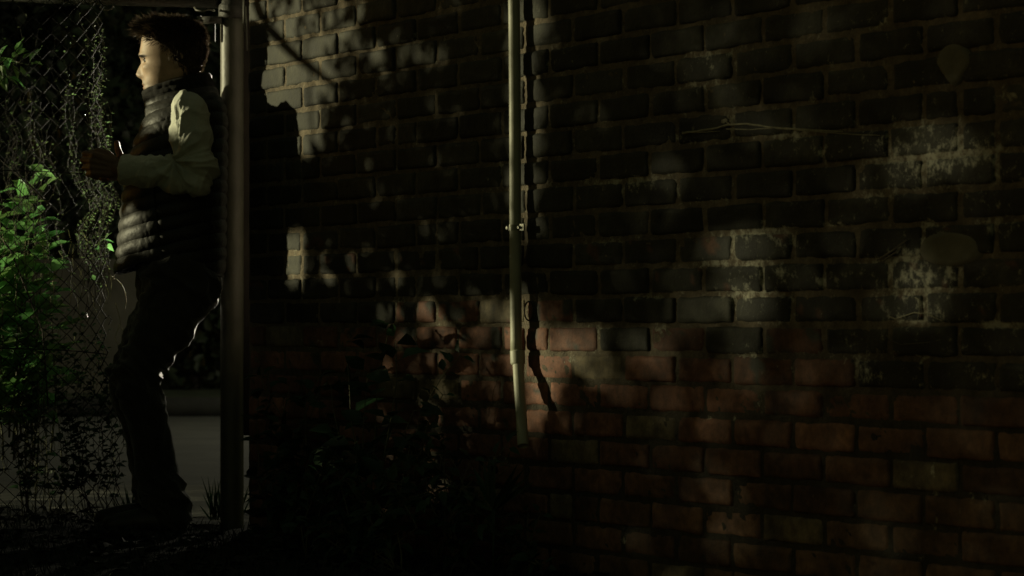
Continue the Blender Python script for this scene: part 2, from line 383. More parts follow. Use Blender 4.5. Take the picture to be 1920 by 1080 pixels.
m = MB(); m.box((PX-.056, PY-.02, pz(62)), (.0030, .006, .030)); m.build('latch_bar', M('latch_paint', (.02,.02,.017), .95, .2, 20, spec=.05), post, False)
m = MB()
for (x0, y0, x1, y1) in ((457,-20,457,60),(461,12,463,95)):
    m.tube([P(x0, y0, 8.5), P(x1, y1, 8.5)], .0028, 6)
m.build('strap', m_post, post)
rail = empty('top_rail', (0,0,0), 'dark horizontal gate rail crossing above the man\'s head', 'rail')
m = MB(); m.tube([P(-260, -22, 9.1), P(100, -8, 8.95), P(412, 0, 8.62)], [.028, .028, .028], 16); m.build('rail_tube', m_dark, rail)
m = MB(); ctr = P(200, 12, 8.9)
m.tube([ctr + np.array([.022*math.cos(a), 0, .013*math.sin(a)]) for a in np.linspace(0, 2*math.pi, 20)], .0028, 6, False); m.build('wire_ring', m_post, rail)
m = MB(); m.tube([P(364, 14, 8.6), P(368, 19, 8.58), P(380, 21, 8.56), P(392, 18, 8.58), P(402, 20, 8.6)], .003, 8); m.build('rail_hook', m_post, rail)
m = MB(); bxc = (PX + .0575, 8.675, (pz(817) + 2.3)/2)
m.box(bxc, (.0250, .028, (2.3 - pz(817))/2)); bd = m.build('timber_board', M('dark_timber', (.022,.018,.013), .85, .4, 12, .4, 30), None, False)
tag(bd, 'dark timber board standing in the gap between the steel post and wall end', 'board')
mod = bd.modifiers.new('b', 'BEVEL'); mod.width = .004; mod.segments = 2

# ------------------------------------------------------------------ leaves
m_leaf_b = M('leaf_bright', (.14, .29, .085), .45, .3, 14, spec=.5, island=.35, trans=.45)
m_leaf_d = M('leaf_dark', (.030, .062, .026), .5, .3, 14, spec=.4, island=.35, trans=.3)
m_leaf_t = M('leaf_tiny', (.10, .15, .055), .5, .3, 14, spec=.5, island=.4, trans=.35)
m_stem = M('stem', (.085, .085, .045), .8, .3, 30)
m_stem_d = M('stem_woody', (.032, .028, .02), .85, .3, 30)
m_straw = M('straw', (.24, .23, .13), .8, .3, 30, trans=.3, island=.3)
def unit(v): return v / (np.linalg.norm(v) + 1e-9)
def rv(s=1.0): return rng.normal(size=3) * s
def plant(name, label, cat, stems, mat, L, W, step, group=None, smat=None, r=.003, jitter=.5, side=None, nl=2, droop=.25, wig=0):
    """stems: list of polylines; leaves set along every stem, pairs alternating"""
    root = empty(name, (0,0,0), label, cat, group); sm = MB(); lf = MB()
    for st in stems:
        st = [np.array(p, float) for p in st]
        # smooth by subdividing with noise
        pts = []
        for i in range(len(st)-1):
            n = max(2, int(np.linalg.norm(st[i+1]-st[i]) / step))
            for s in range(n): q_ = st[i] + (st[i+1]-st[i])*s/n; pts.append(q_ + rv(.0022) + (wig*np.array(mn.noise_vector(Vector(q_*9)))*(1,.3,.4) if wig else 0))
        pts.append(st[-1]); n = len(pts)
        sm.tube(pts, [r*(1-.75*i/n) for i in range(n)], 6)
        for i in range(1, n):
            if i/n < .12: continue
            d = unit(pts[i] - pts[i-1])
            for q in range(nl):
                a = unit(np.cross(d, rv())); dd = unit(d*.45 + a + rv(.25*jitter) + (side if side is not None else 0))
                nr = unit(np.array([0, 0, 1.]) + np.array([-.35, -.35, 0]) + rv(.45*jitter))
                k_ = (0.65 + .5*rng.random()) * (1 - .35*i/n)
                b0 = pts[i]; b1 = b0 + dd*L*.18
                sm.tube([b0, b1], .0009, 4, False)
                lf.leaf(b1, dd, nr, L*k_, W*k_, droop*rng.random()*1.6, .08+.1*rng.random())
    sm.build('stems', smat or m_stem, root); lf.build('foliage', mat, root)
    return root
# bright shrub behind the mesh
def st(*pp): return [P(*p) for p in pp]
stems = []
for i in range(24):
    bx = rng.uniform(-40, 95); by = rng.uniform(330, 560); Y = rng.uniform(8.98, 9.3)
    stems.append(st((bx+rng.uniform(-45, 30), 985, Y), (bx+rng.uniform(-25, 20), (985+by)/2, Y), (bx, by, Y)))
stems = [[s[0]*(1-.0)+(s[1]-s[0])*.55, s[1], s[2]] for s in stems]
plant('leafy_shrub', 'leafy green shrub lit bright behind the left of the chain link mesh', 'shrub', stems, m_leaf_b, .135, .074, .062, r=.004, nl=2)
plant('leafy_shrub', 'small spray of green leaves at the upper left frame edge', 'shrub',
      [st((-90,170,9.1),(-30,135,9.05),(20,112,9.0),(52,122,8.98)), st((-60,180,9.1),(-20,150,9.05),(10,140,9.0)), st((-50,120,9.1),(0,118,9.0),(30,108,9.0))], m_leaf_b, .085, .038, .05)
plant('leafy_sprig', 'single twig with two broad leaves just left of the puffer vest', 'sprig',
      [st((150,560,8.95),(170,490,8.92),(190,448,8.9),(200,452,8.9))], m_leaf_b, .062, .036, .075, nl=1, r=.0018)
# bare-stem understory left
stems = []
for i in range(9):
    x = rng.uniform(-20, 120); Y = rng.uniform(9.0, 9.3); stems.append(st((x+rng.uniform(-20, 20), 975, Y), (x, 800, Y), (x+rng.uniform(-30, 30), rng.uniform(560, 690), Y)))
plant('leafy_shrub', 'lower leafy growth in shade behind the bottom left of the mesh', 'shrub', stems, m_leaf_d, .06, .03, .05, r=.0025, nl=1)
# tiny-leaved creeper over the mesh
stems = []
for i in range(30):
    x = 205 - abs(rng.normal())*45; y0 = rng.uniform(480, 620); x2 = x + rng.uniform(-35, 10); y1 = rng.uniform(20, 330); Y = rng.uniform(8.83, 8.9)
    stems.append(st((x-8, y0, Y), (x, (y0*2+y1)/3, Y), (x2, (y0+2*y1)/3, Y), (min(x2+rng.uniform(-20, 20), 180), y1, Y)))
plant('creeper', 'wiry creeper with tiny leaves climbing the torn edge of the mesh', 'creeper', stems, m_leaf_t, .013, .009, .026, r=.0013, smat=m_stem_d, nl=2, wig=.05)
stems = []
for i in range(26):
    x = rng.uniform(0, 105); y0 = rng.uniform(420, 560); y1 = rng.uniform(5, 330); Y = rng.uniform(8.85, 9.0)
    stems.append(st((x, y0, Y), (x+rng.uniform(-20, 25), (y0+y1)/2, Y), (x+rng.uniform(-30, 35), y1, Y)))
plant('creeper', 'thin upper creeper hanging on the left half of the mesh', 'creeper', stems[:22], m_leaf_t, .016, .010, .04, r=.0011, smat=m_stem_d, nl=1, wig=.07)
stems = []
for i in range(30):
    x = rng.uniform(40, 235); Y = rng.uniform(8.82, 8.92); y1 = rng.uniform(560, 760)
    stems.append(st((x+rng.uniform(-15, 15), 965, Y), (x+rng.uniform(-14, 14), (965+y1)/2, Y), (x, y1, Y)))
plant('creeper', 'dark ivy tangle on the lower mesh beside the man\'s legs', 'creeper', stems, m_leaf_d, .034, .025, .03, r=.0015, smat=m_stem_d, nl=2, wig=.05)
# dangling straw stalks
m = MB()
for i in range(120):
    x = rng.uniform(-10, 235) if i > 50 else rng.uniform(55, 190); y = rng.uniform(430, 900); Y = rng.uniform(8.83, 9.1); L = rng.uniform(20, 70)
    a = P(x, y, Y); b = P(x+rng.uniform(-10, 10), y+L*.5, Y); c = P(x+rng.uniform(-16, 16), y+L, Y)
    m.tube([a, b, c], [.0013, .001, .0005], 4, False)
tag(m.build('dry_grass', m_straw), kind='stuff', label='dry pale grass stalks caught in the mesh', cat='grass')
m = MB(); m.tube(st((213,521,8.8),(219,524,8.8),(228,533,8.8),(235,548,8.8),(237,566,8.8),(234,580,8.8)), [.0012,.0018,.0017,.0015,.0012,.0008], 6)
m.tube(st((213,521,8.8),(208,517,8.8)), [.003,.0005], 5); m.tube(st((214,522,8.8),(214,515,8.8)), [.0025,.0005], 5); m.tube(st((214,522,8.8),(209,526,8.8)), [.0025,.0005], 5)
tag(m.build('tendril', m_straw), 'pale curled tendril with a split tip between mesh and vest hem', 'tendril')

# ------------------------------------------------------------------ CHAIN LINK FENCE
m_wire = M('wire', (.014, .014, .012), .95, .4, 60, spec=.08)
root = empty('chain_link_fence', (0,0,0), 'torn chain link fence with a bowed free edge on the left', 'fence')
def fence_pt(s, z, sd):
    # s = metres left of the free edge along the mesh
    edge = P(192 + 22/(1+math.exp((z-1.05)*9)) + 26*max(0, .35-z), 500, 8.8)[0]
    fold = .055 * math.exp(-s/.09)
    x = edge - s * (1 - .42*math.exp(-s/.16)) + .012*math.sin(z*5+s*3) + .010*mn.noise(Vector((s*2, z*3, 1)))
    y = 8.80 + .035*math.sin(z*3.1+1+s*2) + fold*math.sin(z*7) - .10*math.exp(-s/.10)*(0.5+.5*math.sin(z*2.3)) + sd + .02*mn.noise(Vector((s*3, z*4, 9)))
    return np.array([x, y, z])
m = MB(); pch = .058
for k_ in range(15):
    pts = []
    zz = 0.01; i = 0
    top = 1.95
    while zz < top:
        s = k_*pch*.5 + (pch*.5)*((i+k_) % 2)
        q = fence_pt(max(0, s) * 1.0, zz, .003 if ((i+k_) % 2) else -.003); pts.append(q + rv(.0012))
        zz += pch*.5; i += 1
    # each wire zigzags across one column and hooks its neighbour
    m.tube(pts, .0019, 5, False)
for k_ in range(15, 34):
    pts = []; zz = 0.01; i = 0
    while zz < 1.95:
        s = k_*pch*.5 + (pch*.5)*((i+k_) % 2); pts.append(fence_pt(s, zz, .003 if ((i+k_) % 2) else -.003) + rv(.0008)); zz += pch*.5; i += 1
    m.tube(pts, .0019, 5, False)
m.build('wire_mesh', m_wire, root)
for z in (1.18, .58):
    m = MB(); m.tube([fence_pt(s, z + .02*math.sin(s*4), .006) for s in np.linspace(0.02, .95, 30)], .0018, 5, False)
    m.build('line_wire', m_wire, root)
for (z, k_) in ((.9,.05),(.7,.07),(1.3,.04),(.45,.05),(1.0,.06),(.3,.05)):
    m = MB(); q = fence_pt(0, z, 0); m.tube([q, q+(.012,0,.012), q+(.022,-.005,-.004), q+(.012,-.01,-.02)], .0015, 5)
    m.build('cut_wire_end', m_wire, root)
tw = MB(); tw.tube(st((-60,430,8.9),(0,480-180,8.88),(60,352,8.87),(110,400,8.86)), .0035, 6)
tw.tube([P(-30,400,8.9),P(20,470,8.9),P(80,620,8.9),P(90,760,8.88),P(62,640,8.9)][:4], .003, 6)
tag(tw.build('bare_twig', m_stem_d), 'bare twig slanting through the mesh over the bright leaves', 'twig')

# ------------------------------------------------------------------ PLANTS AT THE WALL FOOT
def wst(*pp): return [wpix(px, py, d) for px, py, d in pp]
def wallplant(label, stems, mat=m_leaf_d, L=.08, W=.045, step=.06, nl=2, **k_): return plant('weed_plant', label, 'plant', stems, mat, L, W, step, nl=nl, side=np.array([-.15,-.3,0.0]), **k_)
wallplant('tall broad leaved weed in front of the red bricks left of the pipe', [wst((690,1040,.16),(700,860,.18),(705,740,.16),(728,622,.12)), wst((690,1040,.16),(670,880,.2),(655,740,.17),(650,640,.10)), wst((695,1040,.16),(722,850,.18),(742,720,.14),(742,640,.10)), wst((680,1040,.2),(640,860,.2),(620,720,.16)), wst((700,980,.2),(740,860,.2),(775,770,.18)), wst((690,1040,.2),(680,800,.2),(690,700,.16))], step=.07, L=.105, W=.066)
wallplant('slender weed leaning right with paired leaves along its stem tip', [wst((760,1050,.14),(770,880,.15),(785,780,.14),(835,700,.10),(862,668,.08)), wst((775,900,.15),(800,800,.14),(830,740,.11))], L=.058, W=.032, step=.05)
wallplant('dark bushy weed filling the corner between gate post and wall', [wst((500+rng.uniform(-30,50),1040,.1),(500+rng.uniform(-20,90),900,.15),(rng.uniform(480,640),rng.uniform(650,840),.12)) for _ in range(13)], L=.07, W=.045, step=.055)
wallplant('low leafy weed clump beneath the pipe end', [wst((840+rng.uniform(-40,60),1070,.15),(850+rng.uniform(-40,70),980,.2),(rng.uniform(780,960),rng.uniform(820,960),.16)) for _ in range(11)], L=.06, W=.032, step=.05)
wallplant('dense dark weeds low in front of the tall weed', [wst((rng.uniform(560,800),1080,.3),(rng.uniform(560,800),990,.3),(rng.uniform(560,830),rng.uniform(800,930),.25)) for _ in range(18)], L=.065, W=.036, step=.05)
# strap leaved weed
root = empty('weed_plant', (0,0,0), 'weed with long pointed strap leaves before the lowest red bricks', 'plant'); lf = MB()
for i in range(15):
    b = wpix(925 + rng.uniform(-6,6), 960, .2); a = rng.uniform(-1.2, 1.2); tip = wpix(925+75*math.sin(a), 955-95*math.cos(a), .22)
    lf.leaf(b, tip-b, unit(np.array([-.5,-1,.3])+rv(.3)), np.linalg.norm(tip-b), .018, .1, .05)
for i in range(5): 
    b = wpix(925, 1075, .2); lf.tube([b, wpix(925+i-2, 955, .2)], .002, 5)
lf.build('foliage', m_leaf_d, root)
wallplant('weeds rising from the bottom edge right of centre', [wst((rng.uniform(940,1040),1120,.1),(rng.uniform(950,1020),1060,.12),(rng.uniform(920,1015),rng.uniform(950,1060),.1)) for _ in range(9)], L=.055, W=.03, step=.045)
# fallen leaves, grass
m = MB()
for i in range(14000):
    x = rng.uniform(-2.3, 1.3); y = rng.uniform(5.6, 9.4)
    pw = (np.array([x, y]) - W0) @ WN
    if pw < .02: continue
    h = rng.uniform(.02, .085); a = rng.uniform(0, 6.28); b = np.array([x, y, -.02]); w_ = .0022
    s = np.array([math.cos(a)*w_, math.sin(a)*w_, 0]); l = np.array([math.cos(a+1)*h*.5, math.sin(a+1)*h*.5, h])
    m.add([b-s, b+s, b+l*.6+s*.7+(0,0,h*.1), b+l*.6-s*.7+(0,0,h*.1), b+l], [(0,1,2,3), (3,2,4)])
tag(m.build('ground_grass', M('grass', (.014,.020,.008), .7, .4, 5, island=.5, trans=.2)), kind='stuff', label='short dark rough grass on the ground', cat='grass')
m = MB()
for i in range(1600):
    x = rng.uniform(-2.1, .8); y = rng.uniform(6.2, 9.3)
    if (np.array([x, y]) - W0) @ WN < .03: continue
    a = rng.uniform(0, 6.28); m.leaf(np.array([x, y, .012+.02*rng.random()]), np.array([math.cos(a), math.sin(a), .2]), unit(np.array([0,0,1])+rv(.35)), .05, .03)
tag(m.build('fallen_leaves', M('dead_leaf', (.012,.010,.007), .8, .4, 20, island=.5)), kind='stuff', label='dead leaves scattered on the soil', cat='leaves')
for (x, Y, n_, lab) in ((420, 9.0, 16, 'small tuft of grass at the foot of the gate post'), (265, 8.9, 14, 'small tuft of grass by the man\'s feet under the mesh')):
    m = MB()
    for i in range(n_*3):
        b = P(x + rng.uniform(-30, 30), 985, Y); b[2] = .0; t_ = b + np.array([rng.uniform(-.06,.06), rng.uniform(-.05,.05), rng.uniform(.06,.16)])
        m.leaf(b, t_-b, np.array([0,-1.,.2]), np.linalg.norm(t_-b), .007, .15, .05)
    tag(m.build('grass_tuft', m_leaf_d), lab, 'grass', 'grass tufts')

# ------------------------------------------------------------------ BACKDROP: garden wall, hedge, trees
m = MB(); m.box(((268-HX)/F*21.5 - 2.0, 21.5, .62), (2.0, .12, .60)); gw = m.build('garden_wall', M('render_grey', (.085,.08,.06), .9, .3, 3, .4, 20), None, False)
tag(gw, 'low pale garden wall across the road behind the mesh', 'wall')
def leafmass(name, label, cat, x0, x1, y0, y1, z0, z1, n, L, mat, trunk=None):
    root = empty(name, (0,0,0), label, cat); m = MB()
    ncl = max(6, n//120); cl = [(rng.uniform(x0,x1), rng.uniform(y0,y1), rng.uniform(z0,z1), rng.uniform(.25,.6)) for _ in range(ncl)]
    for i in range(n):
        c = cl[rng.integers(ncl)]; p = np.array(c[:3]) + rv(c[3]*.6); p[2] = max(.15, p[2])
        m.leaf(p, rv(), unit(rv()+np.array([0,-.4,.6])), L*rng.uniform(.7,1.3), L*.6)
    m.build('crown' if trunk else 'foliage', mat, root)
    t = MB()
    if trunk:
        for (tx, ty, th) in trunk: t.tube([(tx, ty, 0), (tx+.1, ty, th*.5), (tx-.1, ty, th)], [.16, .12, .05], 10)
        t.build('trunk', m_stem_d, root)
    else:
        for i in range(12):
            x = rng.uniform(x0, x1); t.tube([(x, (y0+y1)/2, 0), (x+.1, (y0+y1)/2, z1*.7)], [.03, .01], 6)
        t.build('stems', m_stem_d, root)
m_hedge = M('hedge_leaf', (.03,.042,.02), .6, .3, 4, island=.4, trans=.15)
leafmass('hedge', 'dark clipped hedge behind the kerb beyond the road', 'hedge', -5.5, 0.2, 22.3, 23.4, .3, 2.2, 9000, .12, m_hedge)
leafmass('tree', 'dark tree beyond the road, left of the man\'s head', 'tree', -8, -3.4, 24, 26, 1.4, 5.2, 9000, .16, m_hedge, [(-5.5, 25, 4)])
leafmass('tree', 'dark tree beyond the road, behind the man\'s head and post', 'tree', -4, 1.2, 24.5, 26.5, 1.4, 5.2, 9000, .16, m_hedge, [(-2, 25.5, 4)])
m = MB(); m.box((-2, 29, 3.5), (14, .3, 3.6)); tag(m.build('far_building', M('far_wall', (.03,.035,.028), .9, .3, 1), None, False), 'unlit dark building wall far beyond the trees', 'building')

# ------------------------------------------------------------------ PERSON
def capsule(m, p0, r0, p1, r1, n=14, h=4):
    p0 = np.array(p0, float); p1 = np.array(p1, float); d = unit(p1-p0)
    pts = [p0 - d*r0*math.cos(a) for a in np.linspace(0, math.pi/2, h+1)[:-1]] + [p0, p1] + [p1 + d*r1*math.sin(a) for a in np.linspace(0, math.pi/2, h+1)[1:]]
    rr = [max(.0004, r0*math.sin(a)) for a in np.linspace(0, math.pi/2, h+1)[:-1]] + [r0, r1] + [max(.0004, r1*math.cos(a)) for a in np.linspace(0, math.pi/2, h+1)[1:]]
    m.tube(pts, rr, n)
def chain(m, L, n=14):
    for (a, ra), (b, rb) in zip(L[:-1], L[1:]): capsule(m, a, ra, b, rb, n)
def ellip(m, c, ax, n=20, k_=12):
    c = np.array(c, float); V = []; Fc = []
    for j in range(k_+1):
        ph = math.pi*j/k_
        for i in range(n):
            a = 2*math.pi*i/n; V.append(c + np.array([ax[0]*math.sin(ph)*math.cos(a), ax[1]*math.sin(ph)*math.sin(a), ax[2]*math.cos(ph)]))
    for j in range(k_):
        for i in range(n): Fc.append((j*n+i, (j+1)*n+i, (j+1)*n+(i+1) % n, j*n+(i+1) % n))
    m.add(V, Fc)
def fuse(m, vox, it=4, fac=.5):
    me = bpy.data.meshes.new('tmp'); me.from_pydata([tuple(map(float, a)) for a in m.v], [], m.f); me.update()
    o = bpy.data.objects.new('tmp', me); C.objects.link(o)
    r = o.modifiers.new('r', 'REMESH'); r.mode = 'VOXEL'; r.voxel_size = vox; r.use_smooth_shade = True
    if it: s = o.modifiers.new('s', 'SMOOTH'); s.iterations = it; s.factor = fac
    dg = bpy.context.evaluated_depsgraph_get(); dg.update()
    out = bpy.data.meshes.new_from_object(o.evaluated_get(dg))
    bpy.data.objects.remove(o)
    n = len(out.vertices); co_ = np.empty(n*3, np.float32); out.vertices.foreach_get('co', co_); co_ = co_.reshape(-1, 3).astype(float)
    nr = np.empty(n*3, np.float32); out.vertices.foreach_get('normal', nr); nr = nr.reshape(-1, 3).astype(float)
    return out, co_, nr
def setco(me, co_): me.vertices.foreach_set('co', np.asarray(co_, np.float32).ravel()); me.update(); me.polygons.foreach_set('use_smooth', [True]*len(me.polygons))
def mpix(c): return HX + F*c[:, 0]/c[:, 1], HY - F*(c[:, 2]-CH)/c[:, 1]
YH = 8.48
man = empty('person', P(300, 985, 8.5), 'man in dark puffer vest and pale shirt leaning back on the post, hands raised', 'person')
# ---- head loft
ky = [41,44,50,60,72,86,98,106,112,120,128,140,150,156,161,166,172,178,186,194]
kf = [316,299,283,272,266.5,264.5,262.6,261.6,264,267,266.5,267,267,268.2,270.2,270.4,273,272.5,274,288]
kb = [330,350,365,377,383,386,385.5,384,382,379,376,370,363,358,355,352,350,348,345,340]
kw = [.012,.042,.058,.070,.0765,.078,.077,.076,.0755,.0745,.073,.069,.064,.061,.0585,.056,.052,.047,.040,.022]
NR, NC = 130, 96
hd = MB(); V = []
for j in range(NR):
    y = 41 + (194-41)*j/(NR-1)
    f_, b_, w_ = np.interp(y, ky, kf), np.interp(y, ky, kb), np.interp(y, ky, kw)
    nose = np.interp(y, [112,118,124,130,136,140.5,144,147,149.5], [0,1.2,4.8,7.8,10.8,12.2,10.0,5.5,0]) * YH/F
    nsig = np.interp(y, [112,130,140,147], [.009,.0095,.0125,.0135])
    for i in range(NC):
        th = 2*math.pi*i/NC
        c_, s_ = math.cos(th), math.sin(th); n_ = 2.5 if c_ > 0 else 2.1
        cx = f_ + (b_-f_)*.56
        ex = math.copysign(abs(c_)**(2/n_), c_); ey = math.copysign(abs(s_)**(2/n_), s_)
        X = cx - (cx-f_)*ex if c_ > 0 else cx - (b_-cx)*ex
        yl = w_*ey; al = abs(yl)
        p = P(X, y, YH); p[1] = YH + yl
        if c_ > -.1:
            g = lambda a, b, sa, sb: math.exp(-((al-a)/sa)**2 - ((y-b)/sb)**2)
            d = nose*math.exp(-(yl/nsig)**2)
            d += -.0125*g(.031,115,.014,6.0) + .0055*g(.027,105.5,.018,3.6) + .0060*g(.044,128,.014,7) - .0045*g(.040,146,.014,9)
            d += .0050*g(.0135,143.5,.0055,4.0) - .003*g(.009,148.5,.004,1.6)
            d += -.0055*g(.026,152,.006,9) - .004*g(.045,158,.014,11)
            d += .0042*math.exp(-(yl/.019)**2)*(math.exp(-((y-158.8)/2.3)**2) + 1.15*math.exp(-((y-165.8)/2.5)**2)) - .0042*math.exp(-(yl/.022)**2-((y-162.2)/1.0)**2)
            d += .004*math.exp(-(yl/.018)**2-((y-176)/5)**2)
            p[0] -= d*max(0, min(1, (c_+.1)*2))
        V.append(p)
n0 = len(V); V.append(P(322, 39.5, YH)); V.append(P(315, 195, YH))
Fc = [(j*NC+i, (j+1)*NC+i, (j+1)*NC+(i+1) % NC, j*NC+(i+1) % NC) for j in range(NR-1) for i in range(NC)]
Fc += [(n0, i, (i+1) % NC) for i in range(NC)] + [(n0+1, (NR-1)*NC+(i+1) % NC, (NR-1)*NC+i) for i in range(NC)]
# small turn of the head towards the camera
yaw = R(5); hc = P(330, 120, YH)
def turn(p):
    p = np.array(p, float); q = p - hc; c_, s_ = math.cos(yaw), math.sin(yaw)
    return hc + np.array([q[0]*c_ - q[1]*s_, q[0]*s_ + q[1]*c_, q[2]])
V = [turn(v) for v in V]
hd.add(V, Fc)
b = MB(); b.add(hd.v, hd.f)
for s in (-1, 1):   # ears
    ec = turn(P(336, 117, YH) + np.array([0, s*.064, 0]))
    n_ = 12
    rim = [ec + np.array([.013*math.cos(a) + .006*math.sin(a)*.4, s*(.009+.004*math.cos(a)), .026*math.sin(a)]) for a in np.linspace(.3, 5.2, 14)]
    chain(b, [(p, .0042) for p in rim], 8); ellip(b, ec + np.array([-.002, s*.002, -.004]), (.011, .006, .020))
chain(b, [(P(338,150,YH), .060), (P(345,180,8.47), .060), (P(355,205,8.48), .066)])
# torso, hips
chain(b, [(P(352,235,8.50), .095), (P(342,300,8.5), .105), (P(335,400,8.5), .100), (P(338,470,8.5), .105), (P(345,520,8.5), .11)], 18)
for s in (-1, 1):
    chain(b, [(P(350,215,8.5), .07), (P(352,212,8.5+s*.16), .055)])
    chain(b, [(P(335,260,8.5+s*.05), .09), (P(335,400,8.5+s*.045), .09), (P(345,510,8.5+s*.07), .10)])
HIPN, HIPF = P(348,515,8.40), P(348,515,8.61)
KN, KF = P(258,702,8.36), P(243,696,8.66)
AN, AF = P(308,925,8.42), P(290,920,8.66)
for (h_, k_, a_) in ((HIPN,KN,AN),(HIPF,KF,AF)):
    chain(b, [(h_, .088), ((h_+k_)/2, .072), (k_, .056), (k_*.65+a_*.35, .052), (a_, .038)])
    chain(b, [(a_, .034), (np.array([a_[0]-.03,a_[1],.06]), .028), (np.array([a_[0]-.12,a_[1],.048]), .022)])
def hand(m, wr, d, u, inn, curl, thumb):
    d = unit(d); u = unit(u - d*np.dot(u, d)); inn = unit(inn - d*np.dot(inn, d) - u*np.dot(inn, u))
    offs = [(.030,.088,1.0),(.010,.092,1.08),(-.010,.088,1.0),(-.028,.080,.80)]
    for i, (o_, l_, k_) in enumerate(offs):
        a = wr + u*o_*.62 + d*.012; mc = wr + d*l_ + u*o_
        capsule(m, a, .0155, mc, .0125, 10)
        p = mc; ang = 0
        for (ln, r0, r1, bend) in ((.043*k_, .0104, .0094, curl[0]+.12*i), (.027*k_, .0094, .0086, curl[1]+.08*i), (.021*k_, .0086, .0074, curl[2])):
            ang += bend; q = p + (d*math.cos(ang) + inn*math.sin(ang) - u*.05*i)*ln; capsule(m, p, r0, q, r1, 10); p = q
    t0 = wr + d*.018 + u*.022; t1 = wr + d*thumb[0][0] + u*thumb[0][1] + inn*thumb[0][2]; t2 = wr + d*thumb[1][0] + u*thumb[1][1] + inn*thumb[1][2]; t3 = wr + d*thumb[2][0] + u*thumb[2][1] + inn*thumb[2][2]
    capsule(m, t0, .016, t1, .0125, 10); capsule(m, t1, .0122, t2, .0108, 10); capsule(m, t2, .0108, t3, .0088, 10)
SN, EN, WNr = P(358,212,8.30), P(372,332,8.28), P(226,318,8.31)
SF, EF, WF = P(350,214,8.70), P(352,336,8.74), P(240,322,8.50)
chain(b, [(SN,.055),(EN,.043),(EN*.5+WNr*.5,.041),(WNr,.029)]); chain(b, [(SF,.055),(EF,.043),(EF*.5+WF*.5,.041),(WF,.029)])
hand(b, WNr+np.array([-.004,0,0]), np.array([-1,.05,.20]), np.array([.1,0,1]), np.array([0,1,0]), (.55,1.0,.75), ((.052,.044,.014),(.082,.046,.024),(.108,.036,.034)))
hand(b, WF+np.array([-.002,0,0]), np.array([-.8,-.55,.10]), np.array([.1,0,1]), np.array([.5,-1,0]), (.35,.7,.5), ((.035,.045,.01),(.050,.068,.012),(.056,.088,.014)))
me, c_, n_ = fuse(b, .0034, 3, .45)
px_, py_ = mpix(c_)
col = np.tile(np.array([.38,.265,.175,1.0]), (len(c_), 1))
hz = np.array([(p[0]-hc[0])*math.cos(-yaw)-(p[1]-hc[1])*math.sin(-yaw) for p in c_]); hy = np.array([(p[0]-hc[0])*math.sin(-yaw)+(p[1]-hc[1])*math.cos(-yaw) for p in c_])
hp_ = 330 + hz*F/YH                                     # column before the turn
face = (py_ < 196) & (hp_ < 330)
def wt(cx, cy, sx, sy, al): return np.exp(-((hp_-cx)/sx)**2*0 - ((np.abs(hy)-al)/sx)**2 - ((py_-cy)/sy)**2) * face
lip = np.clip(wt(0,162.5,.019,5.0,0)*1.6-.25, 0, 1) * (hp_ < 285)
brow = np.clip(3.0*np.exp(-((np.abs(hy)-.032)/.021)**2 - ((py_-(105.6-50*np.abs(np.abs(hy)-.036)))/2.7)**2)-.3, 0, 1) * (hp_ < 292) * (py_ < 120)
stub = np.clip((py_-146)/12, 0, 1)*.5*(py_ < 200)*(hp_ < 345)
for a_, cc_ in ((stub, (.12,.085,.06,1)), (lip, (.24,.11,.08,1)), (brow, (.02,.014,.010,1))): col = col*(1-a_[:, None]) + np.array(cc_)[None]*a_[:, None]
hand_shade = px_ < 232
col[hand_shade] = col[hand_shade]*np.array([.42,.34,.31,1])  # shade on the hands put into the skin colour
m_skin = bpy.data.materials.new('skin'); m_skin.use_nodes = True; bb = m_skin.node_tree.nodes['Principled BSDF']
an = m_skin.node_tree.nodes.new('ShaderNodeAttribute'); an.attribute_name = 'tone'; m_skin.node_tree.links.new(an.outputs[0], bb.inputs[0])
bb.inputs['Roughness'].default_value = .55; bb.inputs['Specular IOR Level'].default_value = .45
bb.inputs['Subsurface Weight'].default_value = .04; bb.inputs['Subsurface Radius'].default_value = (.012,.005,.003); bb.inputs['Subsurface Scale'].default_value = .6
sn = m_skin.node_tree.nodes.new('ShaderNodeTexNoise'); sn.inputs['Scale'].default_value = 420; sn.inputs['Detail'].default_value = 6
sb = m_skin.node_tree.nodes.new('ShaderNodeBump'); sb.inputs['Strength'].default_value = .25; sb.inputs['Distance'].default_value = .002
m_skin.node_tree.links.new(sn.outputs[0], sb.inputs['Height']); m_skin.node_tree.links.new(sb.outputs[0], bb.inputs['Normal'])
col[:, :3] *= np.array([1 + .16*mn.noise(Vector(p*70)) + .10*mn.noise(Vector(p*260)) for p in c_])[:, None]
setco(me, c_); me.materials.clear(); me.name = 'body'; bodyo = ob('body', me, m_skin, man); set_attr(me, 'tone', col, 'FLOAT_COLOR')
# eyes
for s in (-1, 1):
    m = MB(); ec = turn(P(278.8, 115, YH) + np.array([0, s*.031, 0])); ellip(m, ec, (.0118,.0118,.0118), 20, 14); eo = m.build('eye', M('eye_white', (.15,.14,.11), .3, .05), man)
    m = MB(); ic = ec + turn(hc + np.array([-.0100, 0, -.0005])) - hc; dd = unit(ic-ec); m.tube([ic-dd*.002, ic+dd*.0014, ic+dd*.0019], [.0066, .0064, .001], 16); m.build('iris', M('iris', (.02,.016,.012), .1, .1), eo)
    m = MB(); up_ = [turn(P(277.5, 115, YH) + np.array([-.0128*math.cos(a), s*.031+.0128*math.sin(a), .0052*math.cos(a*.9)])) for a in np.linspace(-1.1, 1.1, 10)]
    m.tube(up_, .0030, 6); m.build('eyelid', m_skin_l if 'm_skin_l' in globals() else M('lid_skin', (.16,.10,.07), .55, .1), eo)
